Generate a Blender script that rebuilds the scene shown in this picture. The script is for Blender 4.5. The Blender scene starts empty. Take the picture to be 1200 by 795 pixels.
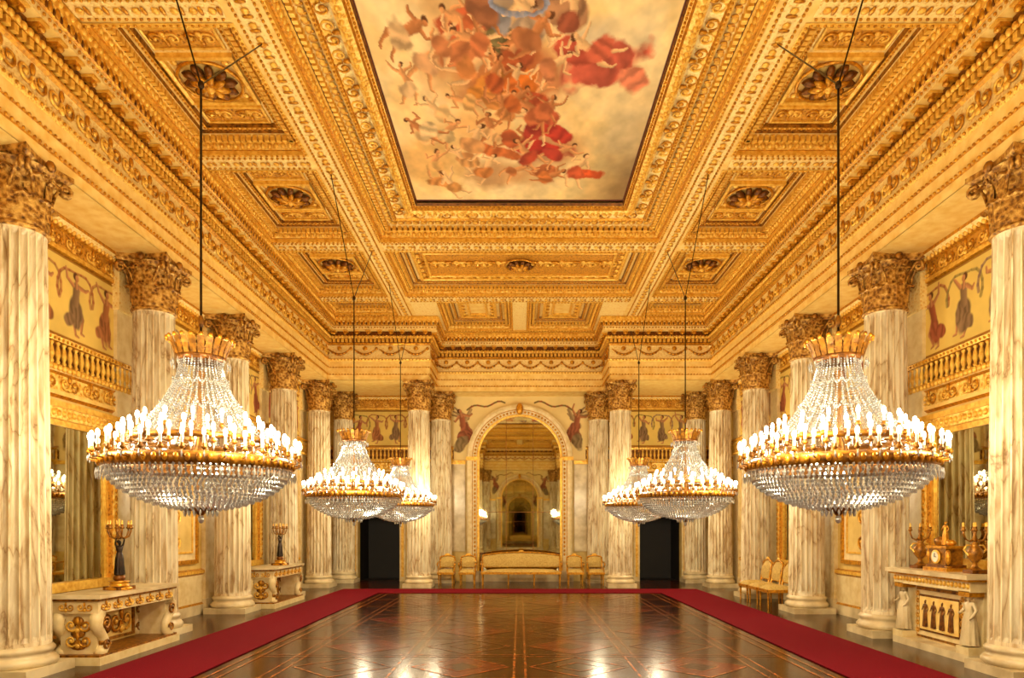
import bpy, math, random
import numpy as np
from math import sin, cos, pi
R=random.Random(7)
sc=bpy.context.scene
# ------------------------------------------------------------------ helpers
def lin(c):
    return tuple(((v/255)/12.92 if v/255<=0.04045 else ((v/255+0.055)/1.055)**2.4) for v in c)
MATS=[];MI={}
def reg(name,m): MI[name]=len(MATS); MATS.append(m)
class MB:
    def __init__(s): s.V=[];s.F=[];s.M=[];s.S=[];s.n=0
    def add(s,V,F,m='cream',smooth=False,mat=None):
        V=np.asarray(V,float).reshape(-1,3)
        if mat is not None: V=V@mat[:3,:3].T+mat[:3,3]
        o=s.n; s.V.append(V); s.n+=len(V)
        s.F.extend([tuple(i+o for i in f) for f in F])
        if isinstance(m,str): s.M.extend([MI[m]]*len(F))
        else: s.M.extend([MI[q] for q in m])
        s.S.extend([smooth]*len(F)); return s
    def addp(s,p,mat=None):
        V=p.verts()
        if mat is not None: V=V@mat[:3,:3].T+mat[:3,3]
        o=s.n; s.V.append(V); s.n+=len(V)
        s.F.extend([tuple(i+o for i in f) for f in p.F]); s.M.extend(p.M); s.S.extend(p.S); return s
    def verts(s):
        if len(s.V)>1: s.V=[np.vstack(s.V)]
        return s.V[0]
    def box(s,x0,x1,y0,y1,z0,z1,m='cream',mat=None):
        V=[(x,y,z) for z in(z0,z1) for y in(y0,y1) for x in(x0,x1)]
        F=[(0,2,3,1),(4,5,7,6),(0,1,5,4),(2,6,7,3),(0,4,6,2),(1,3,7,5)]
        return s.add(V,F,m,False,mat)
    def lathe(s,prof,n=16,m='gold',smooth=True,mat=None,mod=None):
        V=[]
        for r,z in prof:
            for i in range(n):
                a=2*pi*i/n; rr=r*(mod(a,z) if mod else 1)
                V.append((rr*cos(a),rr*sin(a),z))
        F=[(j*n+i,j*n+(i+1)%n,(j+1)*n+(i+1)%n,(j+1)*n+i) for j in range(len(prof)-1) for i in range(n)]
        return s.add(V,F,m,smooth,mat)
    def tube(s,P,rad,n=6,m='gold',smooth=True,mat=None,cap=True):
        P=np.asarray(P,float); k=len(P)
        if np.isscalar(rad): rad=[rad]*k
        Tn=np.gradient(P,axis=0); Tn/=np.linalg.norm(Tn,axis=1)[:,None]+1e-9
        ref=np.eye(3)[int(np.argmin(np.abs(Tn).sum(0)))]
        V=[]
        for p,t,r in zip(P,Tn,rad):
            u=np.cross(t,ref); u/=np.linalg.norm(u)+1e-9; w=np.cross(t,u)
            for i in range(n):
                a=2*pi*i/n; V.append(p+r*(cos(a)*u+sin(a)*w))
        F=[(j*n+i,j*n+(i+1)%n,(j+1)*n+(i+1)%n,(j+1)*n+i) for j in range(k-1) for i in range(n)]
        if cap: F+= [tuple(range(n)),tuple(range((k-1)*n,k*n))]
        return s.add(V,F,m,smooth,mat)
    def ell(s,c,r,nu=8,nv=5,m='gold',smooth=True,mat=None):
        prof=[(max(1e-4,sin(pi*j/nv)),-cos(pi*j/nv)) for j in range(nv+1)]
        V=[];
        for rr,z in prof:
            for i in range(nu):
                a=2*pi*i/nu; V.append((c[0]+r[0]*rr*cos(a),c[1]+r[1]*rr*sin(a),c[2]+r[2]*z))
        F=[(j*nu+i,j*nu+(i+1)%nu,(j+1)*nu+(i+1)%nu,(j+1)*nu+i) for j in range(nv) for i in range(nu)]
        return s.add(V,F,m,smooth,mat)
    def octa(s,c,r,h,m='crystal'):
        x,y,z=c
        V=[(x+r,y,z),(x,y+r,z),(x-r,y,z),(x,y-r,z),(x,y,z+h),(x,y,z-h)]
        F=[(0,1,4),(1,2,4),(2,3,4),(3,0,4),(1,0,5),(2,1,5),(3,2,5),(0,3,5)]
        return s.add(V,F,m)
    def build(s,name,mesh_only=False):
        me=bpy.data.meshes.new(name); V=s.verts()
        me.from_pydata(V.tolist(),[],s.F)
        used=sorted(set(s.M)); mp={u:i for i,u in enumerate(used)}
        for u in used: me.materials.append(MATS[u])
        me.polygons.foreach_set('material_index',[mp[i] for i in s.M])
        me.polygons.foreach_set('use_smooth',s.S); me.update()
        if mesh_only: return me
        return obj(name,me)
def obj(name,me,loc=(0,0,0),rz=0,sc_=(1,1,1)):
    o=bpy.data.objects.new(name,me); sc.collection.objects.link(o)
    o.location=loc; o.rotation_euler=(0,0,rz); o.scale=sc_; return o
def T(loc=(0,0,0),rz=0,s=1,rx=0,ry=0):
    if np.isscalar(s): s=(s,s,s)
    c,si=cos(rz),sin(rz); Rz=np.array([[c,-si,0],[si,c,0],[0,0,1]])
    c,si=cos(rx),sin(rx); Rx=np.array([[1,0,0],[0,c,-si],[0,si,c]])
    c,si=cos(ry),sin(ry); Ry=np.array([[c,0,si],[0,1,0],[-si,0,c]])
    M=np.eye(4); M[:3,:3]=Rz@Ry@Rx@np.diag(s); M[:3,3]=loc; return M
def basis(ex,ey,ez,loc):
    M=np.eye(4); M[:3,0]=ex;M[:3,1]=ey;M[:3,2]=ez;M[:3,3]=loc; return M
def normals(poly,closed):
    P=np.array(poly,float); n=len(P); N=[]
    en=[]
    for i in range(n if closed else n-1):
        d=P[(i+1)%n]-P[i]; d/=np.linalg.norm(d); en.append(np.array([-d[1],d[0]]))
    for i in range(n):
        if closed: a,b=en[i-1],en[i]
        else: a=en[max(0,i-1)]; b=en[min(i,n-2)]
        N.append((a+b)/(1+a@b))
    return P,np.array(N)
def sweep(mb,poly,prof,mats,closed=True):
    P,N=normals(poly,closed); n=len(P)
    for k in range(len(prof)-1):
        V=[];
        for o,z in prof[k:k+2]:
            Q=P+N*o
            V+= [(q[0],q[1],z) for q in Q]
        F=[(i,(i+1)%n,n+(i+1)%n,n+i) for i in range(n if closed else n-1)]
        mb.add(V,F,mats[k] if not isinstance(mats,str) else mats)
def rows(mb,poly,off,z,sp,proto,closed=True,end=0.0,s=1.0):
    P,N=normals(poly,closed); Q=P+N*off; n=len(Q)
    for i in range(n if closed else n-1):
        a=Q[i]; b=Q[(i+1)%n]; d=b-a; L=np.linalg.norm(d)
        if L-2*end<sp*0.6: continue
        d/=L; k=max(1,int(round((L-2*end)/sp))); st=(L-2*end)/k
        for j in range(k):
            p=a+d*(end+st*(j+.5))
            mb.addp(proto,basis((d[0]*s,d[1]*s,0),(-d[1]*s,d[0]*s,0),(0,0,s),(p[0],p[1],z)))
# ------------------------------------------------------------------ materials
def newmat(name):
    m=bpy.data.materials.new(name); m.use_nodes=True; nt=m.node_tree; b=nt.nodes['Principled BSDF']
    return m,nt,b
def ramp(nt,fac,stops):
    r=nt.nodes.new('ShaderNodeValToRGB'); el=r.color_ramp.elements
    while len(el)<len(stops): el.new(.5)
    for e,(p,c) in zip(el,stops): e.position=p; e.color=(*lin(c),1)
    nt.links.new(fac,r.inputs[0]); return r.outputs[0]
def coords(nt,scale=(1,1,1),rnd=False):
    tc=nt.nodes.new('ShaderNodeTexCoord'); mp=nt.nodes.new('ShaderNodeMapping'); mp.inputs['Scale'].default_value=scale
    nt.links.new(tc.outputs['Object'],mp.inputs[0])
    if rnd:
        oi=nt.nodes.new('ShaderNodeObjectInfo'); mu=nt.nodes.new('ShaderNodeMath'); mu.operation='MULTIPLY'; mu.inputs[1].default_value=57
        nt.links.new(oi.outputs['Random'],mu.inputs[0]); nt.links.new(mu.outputs[0],mp.inputs['Location'])
    return mp.outputs[0]
def noise(nt,co,scale,detail=4,dist=0):
    n=nt.nodes.new('ShaderNodeTexNoise'); n.inputs['Scale'].default_value=scale; n.inputs['Detail'].default_value=detail; n.inputs['Distortion'].default_value=dist
    nt.links.new(co,n.inputs['Vector']); return n.outputs['Fac']
def bump(nt,b,h,st,dist=.01):
    n=nt.nodes.new('ShaderNodeBump'); n.inputs['Strength'].default_value=st; n.inputs['Distance'].default_value=dist
    nt.links.new(h,n.inputs['Height']); nt.links.new(n.outputs[0],b.inputs['Normal'])
def mixf(nt,a,b,op='MULTIPLY'):
    m=nt.nodes.new('ShaderNodeMath'); m.operation=op
    nt.links.new(a,m.inputs[0])
    if hasattr(b,'node'): nt.links.new(b,m.inputs[1])
    else: m.inputs[1].default_value=b
    return m.outputs[0]
def simple(name,c,rough=.5,metal=0,var=None,vs=6,bs=0,spec=.5):
    m,nt,b=newmat(name); co=coords(nt); n=noise(nt,co,vs)
    c2=var or tuple(int(v*.85) for v in c)
    nt.links.new(ramp(nt,n,[(.3,c2),(.65,c)]),b.inputs['Base Color'])
    b.inputs['Roughness'].default_value=rough; b.inputs['Metallic'].default_value=metal; b.inputs['Specular IOR Level'].default_value=spec
    if bs: bump(nt,b,n,bs)
    reg(name,m); return m
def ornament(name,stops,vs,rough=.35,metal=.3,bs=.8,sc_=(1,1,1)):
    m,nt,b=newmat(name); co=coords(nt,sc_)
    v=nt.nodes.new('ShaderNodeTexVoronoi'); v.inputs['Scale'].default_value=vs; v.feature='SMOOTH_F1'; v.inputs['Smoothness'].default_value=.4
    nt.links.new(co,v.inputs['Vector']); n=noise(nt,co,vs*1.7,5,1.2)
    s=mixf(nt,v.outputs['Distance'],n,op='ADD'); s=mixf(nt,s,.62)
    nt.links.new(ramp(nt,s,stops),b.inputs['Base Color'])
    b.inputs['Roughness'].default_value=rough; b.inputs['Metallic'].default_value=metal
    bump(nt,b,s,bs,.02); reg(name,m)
simple('cream',(246,216,132),.45,0,(232,188,92))
simple('ivory',(232,214,164),.4,0,(212,186,124))
simple('wallc',(222,194,116),.5,0,(198,164,82),3)
simple('gold',(222,160,38),.32,.5,(158,98,16),20,.2)
simple('goldlt',(248,206,92),.38,.3,(216,154,42),14,.15)
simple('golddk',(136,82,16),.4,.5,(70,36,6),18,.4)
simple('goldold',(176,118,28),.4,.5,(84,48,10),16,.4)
simple('bronze',(52,36,24),.3,.7,(24,16,10),10)
simple('wire',(60,42,20),.4,.8)
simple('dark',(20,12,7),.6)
simple('fabric',(206,178,100),.8,0,(176,142,70),30,.2)
simple('wax',(250,244,225),.5)
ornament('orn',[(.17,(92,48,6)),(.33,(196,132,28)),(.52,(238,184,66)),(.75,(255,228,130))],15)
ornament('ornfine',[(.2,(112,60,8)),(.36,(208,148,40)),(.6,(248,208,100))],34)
ornament('orncream',[(.22,(176,112,26)),(.36,(232,186,86)),(.58,(250,226,150))],20,.4,.1)
ornament('capgold',[(.2,(40,22,8)),(.42,(114,72,24)),(.62,(180,130,52)),(.85,(226,186,98))],16,.4,.4)
ornament('reliefdk',[(.2,(74,36,6)),(.4,(152,92,18)),(.6,(216,156,50))],20)
# marble for columns
def marble(name,k):
    m,nt,b=newmat(name); co=coords(nt,(1.3,1.3,.3),True)
    n1=noise(nt,co,1.7,9,1.6); n2=noise(nt,co,7,8,.6)
    ab=mixf(nt,n1,.5,op='SUBTRACT'); a2=nt.nodes.new('ShaderNodeMath'); a2.operation='ABSOLUTE'; nt.links.new(ab,a2.inputs[0])
    s=mixf(nt,a2.outputs[0],7.0)
    t=lambda c:tuple(int(v*k) for v in c)
    c1=ramp(nt,s,[(0,t((178,148,106))),(.08,t((218,196,152))),(.35,t((240,224,184))),(1,t((248,236,202)))])
    c2=ramp(nt,n2,[(.3,(196,168,126)),(.52,(255,255,255))])
    mx=nt.nodes.new('ShaderNodeMix'); mx.data_type='RGBA'; mx.blend_type='MULTIPLY'; mx.inputs[0].default_value=.75
    nt.links.new(c1,mx.inputs[6]); nt.links.new(c2,mx.inputs[7]); nt.links.new(mx.outputs[2],b.inputs['Base Color'])
    b.inputs['Roughness'].default_value=.35; b.inputs['Specular IOR Level'].default_value=.35; reg(name,m)
marble('marble',1.0); marble('marbleshade',.89)  # second, darker copy paints shade into the flute recesses
simple('marblew',(226,210,168),.3,0,(180,158,114),3)
# parquet
m,nt,b=newmat('parquet'); co=coords(nt)
br=nt.nodes.new('ShaderNodeTexBrick'); br.inputs['Scale'].default_value=1; br.inputs['Brick Width'].default_value=.5; br.inputs['Row Height'].default_value=.12
br.inputs['Mortar Size'].default_value=.006; br.offset=.5
br.inputs['Color1'].default_value=(*lin((86,38,16)),1); br.inputs['Color2'].default_value=(*lin((40,15,7)),1); br.inputs['Mortar'].default_value=(*lin((12,5,3)),1)
mpn=nt.nodes.new('ShaderNodeMapping'); mpn.inputs['Rotation'].default_value=(0,0,pi/2); nt.links.new(co,mpn.inputs[0]); nt.links.new(mpn.outputs[0],br.inputs['Vector'])
co2=coords(nt,(8,1,1)); n=noise(nt,co2,3,6,.5); c2=ramp(nt,n,[(.3,(120,100,85)),(.7,(255,240,225))])
mx=nt.nodes.new('ShaderNodeMix'); mx.data_type='RGBA'; mx.blend_type='MULTIPLY'; mx.inputs[0].default_value=.8
nt.links.new(br.outputs['Color'],mx.inputs[6]); nt.links.new(c2,mx.inputs[7]); nt.links.new(mx.outputs[2],b.inputs['Base Color'])
b.inputs['Roughness'].default_value=.17; b.inputs['Specular IOR Level'].default_value=.2; bump(nt,b,noise(nt,co,9,3),.05); reg('parquet',m)
simple('inlay',(160,92,42),.17,0,(112,58,26),8,0,.2)
simple('inlayred',(112,30,16),.17,0,(76,18,10),8,0,.2)
simple('carpet',(122,4,28),.95,0,(92,2,18),60,.4,.1)
# mirror
m,nt,b=newmat('mirror'); b.inputs['Metallic'].default_value=1; b.inputs['Roughness'].default_value=.02
co=coords(nt); nt.links.new(ramp(nt,noise(nt,co,1.5),[(.3,(188,184,150)),(.7,(206,200,168))]),b.inputs['Base Color']); reg('mirror',m)
# crystal
m,nt,b=newmat('crystal'); b.inputs['Base Color'].default_value=(.62,.65,.66,1); b.inputs['Roughness'].default_value=.09
b.inputs['IOR'].default_value=1.6; b.inputs['Specular IOR Level'].default_value=1; b.inputs['Metallic'].default_value=.6; reg('crystal',m)
m,nt,b=newmat('flame'); b.inputs['Base Color'].default_value=(1,.9,.7,1)
b.inputs['Emission Color'].default_value=(1,.88,.64,1); b.inputs['Emission Strength'].default_value=20
try: m.cycles.emission_sampling='NONE'
except Exception: pass
reg('flame',m)
m,nt,b=newmat('painted'); at=nt.nodes.new('ShaderNodeAttribute'); at.attribute_name='Col'
nt.links.new(at.outputs['Color'],b.inputs['Base Color']); b.inputs['Roughness'].default_value=.7; b.inputs['Specular IOR Level'].default_value=.2; reg('painted',m)
# ------------------------------------------------------------------ painted canvases (vertex colours)
class Canvas:
    def __init__(s,xs,ys,bg):
        s.X,s.Y=np.meshgrid(np.array(xs),np.array(ys)); s.C=np.ones(s.X.shape+(3,))*np.array(lin(bg)); s.cache={}
    def vn(s,scale,oct=4,seed=0):
        key=(scale,oct,seed)
        if key in s.cache: return s.cache[key]
        r=np.random.RandomState(seed); out=0; amp=1; tot=0; X=s.X+40; Y=s.Y+40
        for o in range(oct):
            g=r.rand(64,64); u=(X*scale*2**o)%64; v=(Y*scale*2**o)%64
            iu=u.astype(int)%64; iv=v.astype(int)%64; fu=u-u.astype(int); fv=v-v.astype(int); fu=fu*fu*(3-2*fu); fv=fv*fv*(3-2*fv)
            iu1=(iu+1)%64; iv1=(iv+1)%64
            out=out+amp*((g[iv,iu]*(1-fu)+g[iv,iu1]*fu)*(1-fv)+(g[iv1,iu]*(1-fu)+g[iv1,iu1]*fu)*fv); tot+=amp; amp*=.55
        s.cache[key]=out/tot
        return s.cache[key]
    def mix(s,mask,col):
        s.C[:]=s.C*(1-mask[...,None])+np.array(col)*mask[...,None]
    def put(s,mk,col,sh):
        s.C[:]=s.C*(1-mk[...,None])+np.clip(np.array(lin(col))*sh[...,None],0,1)*mk[...,None]
    def blob(s,x,y,rx,ry,ang,col,soft=.3,a=1):
        dx=s.X-x; dy=s.Y-y; c,si=cos(ang),sin(ang); u=(dx*c+dy*si)/rx; v=(-dx*si+dy*c)/ry
        q=np.sqrt(u*u+v*v); s.put(np.clip((1-q)/soft,0,1)*a,col,np.clip(.92+.25*v+.1*u,.55,1.25))
    def cloud(s,x,y,rx,ry,col,a=1,seed=0):
        u=(s.X-x)/rx; v=(s.Y-y)/ry; nz=s.vn(1.1,4,seed%4+20); q=np.sqrt(u*u+v*v)+(nz-.5)*1.6
        s.put(np.clip((1-q)/.6,0,1)*a,col,np.clip(.72+.7*(nz-.2),.6,1.3))
    def cloth(s,x,y,rx,ry,ang,col,folds=4,seed=0,rag=.9,a=1):
        dx=s.X-x; dy=s.Y-y; c,si=cos(ang),sin(ang); u=(dx*c+dy*si)/rx; v=(-dx*si+dy*c)/ry
        nz=s.vn(1.6,3,30+seed%5); n2=s.vn(4.0,3,40+seed%5); q=np.sqrt(u*u+v*v)+(nz-.5)*rag+(n2-.5)*.7
        f=.5+.5*np.sin(folds*(u*1.8+1.8*(nz-.5)*3+2.0*(n2-.5)+.4*v)); s.put(np.clip((1-q)/.22,0,1)*a,col,.5+.42*f+.5*(n2-.3))
    def stroke(s,p,q,w0,w1,col,a=1):
        p=np.array(p);q=np.array(q); d=q-p; L=max(1e-6,(d@d)); t=np.clip(((s.X-p[0])*d[0]+(s.Y-p[1])*d[1])/L,0,1)
        dx=s.X-(p[0]+t*d[0]); dy=s.Y-(p[1]+t*d[1]); w=w0+(w1-w0)*t
        q_=np.sqrt(dx*dx+dy*dy)/w; mk=np.clip((1-q_)/.35,0,1)*a
        side=(dx*d[1]-dy*d[0])/math.sqrt(L)/w; s.put(mk,col,np.clip(.88+.36*side,.42,1.25))
    def figure(s,x,y,h,ang,skin,drape,hair,seed=0,veil=None,clothed=False,f=None):
        r=random.Random(seed); c,si=cos(ang),sin(ang)
        def P(u,v): return (x+h*(u*c-v*si),y+h*(u*si+v*c))
        f=f or r.choice([-1,1]); sh=(.04*f,.25)
        if veil:
            pts=[P(.42*cos(t)+.02*f,.16+.36*sin(t)*(1+.15*sin(3*t))) for t in np.linspace(-.35,pi+.35,13)]
            for i in range(12): s.stroke(pts[i],pts[i+1],(.022+.018*abs(i-6)/6)*h,(.022+.018*abs(i-5)/6)*h,veil,.75)
        lg=[((-.1*f,-.22),(-.05*f,-.47)),((.12*f,-.2),(.26*f if not clothed else .12*f,-.42))]
        for kn,ft in lg:
            kn=(kn[0]+r.uniform(-.05,.05),kn[1]); ft=(ft[0]+r.uniform(-.05,.05),ft[1])
            s.stroke(P(0,0),P(*kn),.085*h,.06*h,skin); s.stroke(P(*kn),P(*ft),.055*h,.028*h,skin); s.stroke(P(*ft),P(ft[0]+.07*f,ft[1]-.02),.03*h,.02*h,skin)
        if clothed:
            e=P(.02*f,-.16); s.cloth(e[0],e[1],.17*h,.30*h,ang+.1*f,drape,5,seed,.5); e=P(-.14*f,-.26); s.cloth(e[0],e[1],.16*h,.12*h,ang+.5*f,drape,4,seed+1,.7)
        s.stroke(P(0,.02),P(*sh),.085*h,.10*h,drape if clothed else skin)
        for k in (-1,1):
            so=(sh[0]+.08*k,sh[1]+.02); el=(so[0]+k*.13,so[1]+r.uniform(-.14,.12)); ha=(el[0]+k*r.uniform(0,.12),el[1]+r.uniform(0,.18))
            s.stroke(P(*so),P(*el),.045*h,.034*h,skin); s.stroke(P(*el),P(*ha),.034*h,.024*h,skin)
        s.stroke(P(*sh),P(sh[0],sh[1]+.1),.035*h,.035*h,skin)
        s.blob(*P(sh[0]-.015*f,sh[1]+.165),.068*h,.07*h,ang,hair); hd=P(sh[0]+.018*f,sh[1]+.145); s.blob(hd[0],hd[1],.048*h,.06*h,ang,skin)
        if not clothed:
            e=P(.03*f,-.10); s.cloth(e[0],e[1],.27*h,.2*h,ang+r.uniform(-.6,.6),drape,3,seed,.8)
    def warp(s,amp,scale,seed=77):
        ny,nx=s.X.shape; cx=abs(s.X[0,1]-s.X[0,0]); cy=abs(s.Y[-1,0]-s.Y[-2,0])
        a=(s.vn(scale,3,seed)-.5)*2*amp; b=(s.vn(scale,3,seed+1)-.5)*2*amp
        I=np.clip(np.arange(nx)[None,:]+(a/cx).astype(int),0,nx-1); J=np.clip(np.arange(ny)[:,None]+(b/cy).astype(int),0,ny-1)
        s.C=s.C[J,I]
    def mesh(s,name,fn):
        ny,nx=s.X.shape; pts=fn(s.X.ravel(),s.Y.ravel()); 
        F=[(j*nx+i,j*nx+i+1,(j+1)*nx+i+1,(j+1)*nx+i) for j in range(ny-1) for i in range(nx-1)]
        me=bpy.data.meshes.new(name); me.from_pydata(pts.tolist(),[],F); me.materials.append(MATS[MI['painted']])
        at=me.color_attributes.new('Col','FLOAT_COLOR','POINT'); col=np.ones((nx*ny,4),np.float32); col[:,:3]=np.clip(s.C.reshape(-1,3),0,1)
        at.data.foreach_set('color',col.ravel()); me.update(); return me
SK=(220,156,98); SKL=(236,190,134)
KY=1.45
def px(p,q): 
    d=6.63*800/(620-q); return ((p-609)*d/800,d/KY)
ys=np.concatenate([np.linspace(2.6,7.8,110),np.linspace(7.815,13.8,430)])/KY
cv=Canvas(np.linspace(-2.12,2.12,320),ys,(236,204,140))
n=cv.vn(.7,5,1); n2=cv.vn(1.3,5,2)
gx=np.clip((cv.X+2.1)/4.2,0,1); gy=np.clip((cv.Y*KY-8.3)/5.4,0,1)
cv.mix(np.clip((n-.42)*5,0,1)*.8,lin((248,230,180)))
cv.mix(np.clip((n2-.5)*5,0,1)*.6*gx,lin((186,176,134)))
cv.mix(np.clip((n-.45)*4,0,1)*np.clip(gx*1.6-.5,0,1)*gy,lin((166,128,70)))
cv.mix(np.clip(((cv.X-1.0)/.9),0,1)*np.clip((cv.Y*KY-10.6)/2.5,0,1)*.85,lin((116,86,48)))
i=0
for (a,b_,rx,ry,c,al) in [(480,120,.5,.7,(244,206,140),.8),(500,190,.7,.8,(232,182,108),.8),(560,70,.9,.9,(204,124,60),.8),(620,95,.8,.6,(190,98,44),.8),(700,45,.9,.5,(206,192,160),.8),(650,175,.9,.6,(170,104,60),.75),(600,10,.8,.4,(160,150,140),.8),(735,140,.5,.7,(206,186,144),.8),(560,150,.8,.5,(236,182,112),.8),(590,205,.9,.4,(190,124,66),.7),(530,25,.6,.5,(212,168,112),.7),(590,90,.5,.5,(170,84,38),.7)]:
    x,y=px(a,b_); cv.cloud(x,y,rx,ry,c,al,i); i+=1
for i,(a,b_,rx,ry,an,c) in enumerate([(708,76,.66,.36,-.35,(214,100,76)),(744,96,.34,.28,.5,(226,134,100)),(672,62,.4,.2,.4,(196,84,60)),(632,174,.58,.2,.15,(182,48,36)),(683,205,.5,.15,-.1,(218,90,40)),(612,98,.36,.36,.9,(226,122,36)),(655,158,.3,.16,.4,(196,60,44)),(588,46,.42,.22,.6,(110,96,54)),(540,30,.3,.2,.3,(206,100,58)),(570,100,.36,.24,-.4,(216,140,56)),(640,200,.3,.14,0,(196,110,60)),(520,215,.3,.14,.2,(220,150,80)),(655,12,.4,.2,.2,(180,130,90)),(500,160,.26,.2,.5,(238,192,130)),(548,185,.26,.18,.1,(214,150,90)),(535,70,.3,.24,.2,(214,130,76)),(610,60,.3,.2,1.,(176,86,46)),(590,180,.4,.16,.2,(206,112,56))]):
    x,y=px(a,b_); cv.cloth(x,y,rx,ry,an,c,3.2,i)
figs=[(470,35,(226,186,134)),(500,70,(222,170,120)),(478,95,(232,192,140)),(520,52,(206,130,80)),(548,26,(210,110,60)),(575,48,(124,110,66)),(556,82,(220,140,74)),(600,68,(200,100,50)),(590,24,(140,136,140)),(628,22,(190,160,130)),
(604,96,(220,116,44)),(634,112,(190,84,44)),(582,112,(226,150,76)),(664,22,(160,84,56)),(546,118,(234,180,110)),(512,126,(232,190,130)),(524,156,(236,200,140)),(542,186,(226,166,100)),(504,196,(230,180,110)),(530,214,(220,156,86)),
(572,196,(214,136,70)),(598,166,(206,104,56)),(622,152,(180,60,44)),(604,200,(190,116,64)),(640,208,(214,124,60)),(690,60,(206,100,72)),(498,158,(238,204,150)),(572,150,(232,180,120)),(655,180,(186,62,46)),(676,196,(206,92,52)),(560,10,(160,100,64)),(620,45,(186,116,68)),(645,138,(196,96,60)),(560,168,(220,160,100)),(642,78,(206,130,84)),(590,130,(214,140,76)),(575,88,(196,96,44)),(625,130,(200,110,64)),(556,52,(206,120,70)),(618,182,(180,70,44)),(600,116,(206,110,50))]
rr=random.Random(5)
for i,(a,b_,d) in enumerate(figs):
    x,y=px(a+rr.uniform(-5,5),b_+rr.uniform(-4,4)); cv.figure(x,y,rr.uniform(.66,.9),pi+rr.uniform(-1.3,1.3),rr.choice([SK,SKL,(196,126,72)]),d,(96,54,24),i+3)
x,y=px(606,4)
for k in range(20):
    a=k/20*2*pi; a1=(k+1)/20*2*pi; cv.stroke((x+.36*cos(a),y+.14*sin(a)),(x+.36*cos(a1),y+.14*sin(a1)),.035,.035,(140,148,172),.8)
for i in range(18):
    cv.figure(R.uniform(-1.6,1.6),R.uniform(3,7.4)/KY,.8,R.uniform(0,6),SK,R.choice([(206,90,50),(110,120,150),(230,190,120),(180,50,40)]),(90,50,20),i+90)
cv.warp(.07,3.0); cv.warp(.02,12,50)
edge=np.minimum(2.12-np.abs(cv.X),np.minimum(13.8-cv.Y*KY,cv.Y*KY-2.6)); cv.mix((edge<.05).astype(float),lin((84,30,30)))
cv.C*= (.74+.5*cv.vn(5,3,5))[...,None]
me=cv.mesh('ceiling_painting',lambda x,y: np.stack([x,y*KY,0*x+8.385],1)); obj('ceiling_painting',me)
# wall frescoes (dancing figures)
def fresco(seed,w=2.9,h=1.18,nx=300,ny=130):
    c=Canvas(np.linspace(-w/2,w/2,nx),np.linspace(0,h,ny),(222,192,100)); c.C*=(.8+.4*c.vn(2,4,seed))[...,None]
    r=random.Random(seed); cols=[(160,88,58),(140,110,76),(140,122,66),(174,112,66),(134,102,92)]
    for i in range(4):
        x=-w/2+w*(i+.5)/4; c.figure(x,.57,.98,r.uniform(-.15,.15),(190,132,84),r.choice(cols),(90,54,28),seed*9+i,veil=r.choice(cols),clothed=True)
    c.warp(.012,5)
    e=np.minimum(w/2-np.abs(c.X),np.minimum(c.Y,h-c.Y)); c.mix((e<.035).astype(float),lin((160,112,40)))
    return c.mesh('wall_fresco',lambda x,y: np.stack([x,0*x,y],1))
FR=[fresco(1),fresco(2),fresco(4)]
# spandrel fresco
c=Canvas(np.linspace(-2.35,2.35,420),np.linspace(4.0,6.17,200),(228,204,138)); c.C*=(.85+.3*c.vn(1.5,4,9))[...,None]
for s_ in (-1,1):
    for (dx,dy,L) in((.02,.25,.45),(.06,.12,.4),(.1,0,.3)): c.stroke((s_*1.75,5.45),(s_*(2.1+dx+.05),5.45+dy+.1),.09,.03,(160,130,86)); c.stroke((s_*1.8,5.4),(s_*1.6,5.85-dy),.07,.03,(170,140,94))
    c.figure(s_*1.88,5.2,1.2,s_*-.35,(186,124,78),(158,92,60),(80,44,22),14+s_,clothed=True,f=-s_)
    c.cloth(s_*1.95,4.6,.2,.3,s_*.4,(140,116,76),4,3)
    pts=[(s_*(1.75-1.25*t),5.72+.22*sin(t*pi*.6)+.07*sin(t*9)) for t in np.linspace(0,1,12)]
    for i in range(11): c.stroke(pts[i],pts[i+1],.035,.035,(150,86,52) if i%2 else (124,104,58))
c.warp(.012,5)
SPAN=c.mesh('arch_fresco',lambda x,y: np.stack([x,0*x,y],1))
# ------------------------------------------------------------------ ornament prototypes
def proto(fn): p=MB(); fn(p); p.verts(); return p
egg=proto(lambda p:p.ell((0,0,0),(.042,.035,.05),6,4,'goldlt'))
bead=proto(lambda p:p.ell((0,0,0),(.024,.022,.024),5,4,'gold'))
dent=proto(lambda p:p.box(-.035,.035,0,.07,-.09,0,'goldlt'))
def _mod(p):
    p.box(-.07,.07,0,.17,-.03,0,'goldlt'); p.box(-.055,.055,0,.13,-.085,-.03,'gold'); p.ell((0,.12,-.085),(.05,.045,.04),6,4,'gold'); p.ell((0,.02,-.11),(.045,.03,.035),6,4,'golddk')
modil=proto(_mod)
def spiral(cx,cz,r0,turns,dir_,n=15,y=0):
    return [(cx+dir_*r0*(1-.85*t)*cos(a),y,cz+r0*(1-.85*t)*sin(a)) for t,a in [(k/(n-1),pi+turns*2*pi*k/(n-1)) for k in range(n)]]
def _scroll(p):
    p.tube(spiral(.12,0,.12,1.4,1),[.026-.0011*k for k in range(15)],4,'goldlt')
    p.tube(spiral(-.14,0,.12,1.4,-1),[.026-.0011*k for k in range(15)],4,'gold')
    p.ell((.0,0,.09),(.04,.03,.08),6,4,'gold'); p.ell((0,0,-.09),(.06,.03,.05),6,4,'goldlt')
    p.ell((.12,.0,0),(.035,.03,.035),6,4,'goldlt'); p.ell((-.14,.0,0),(.035,.03,.035),6,4,'goldlt')
scroll=proto(_scroll)
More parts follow.
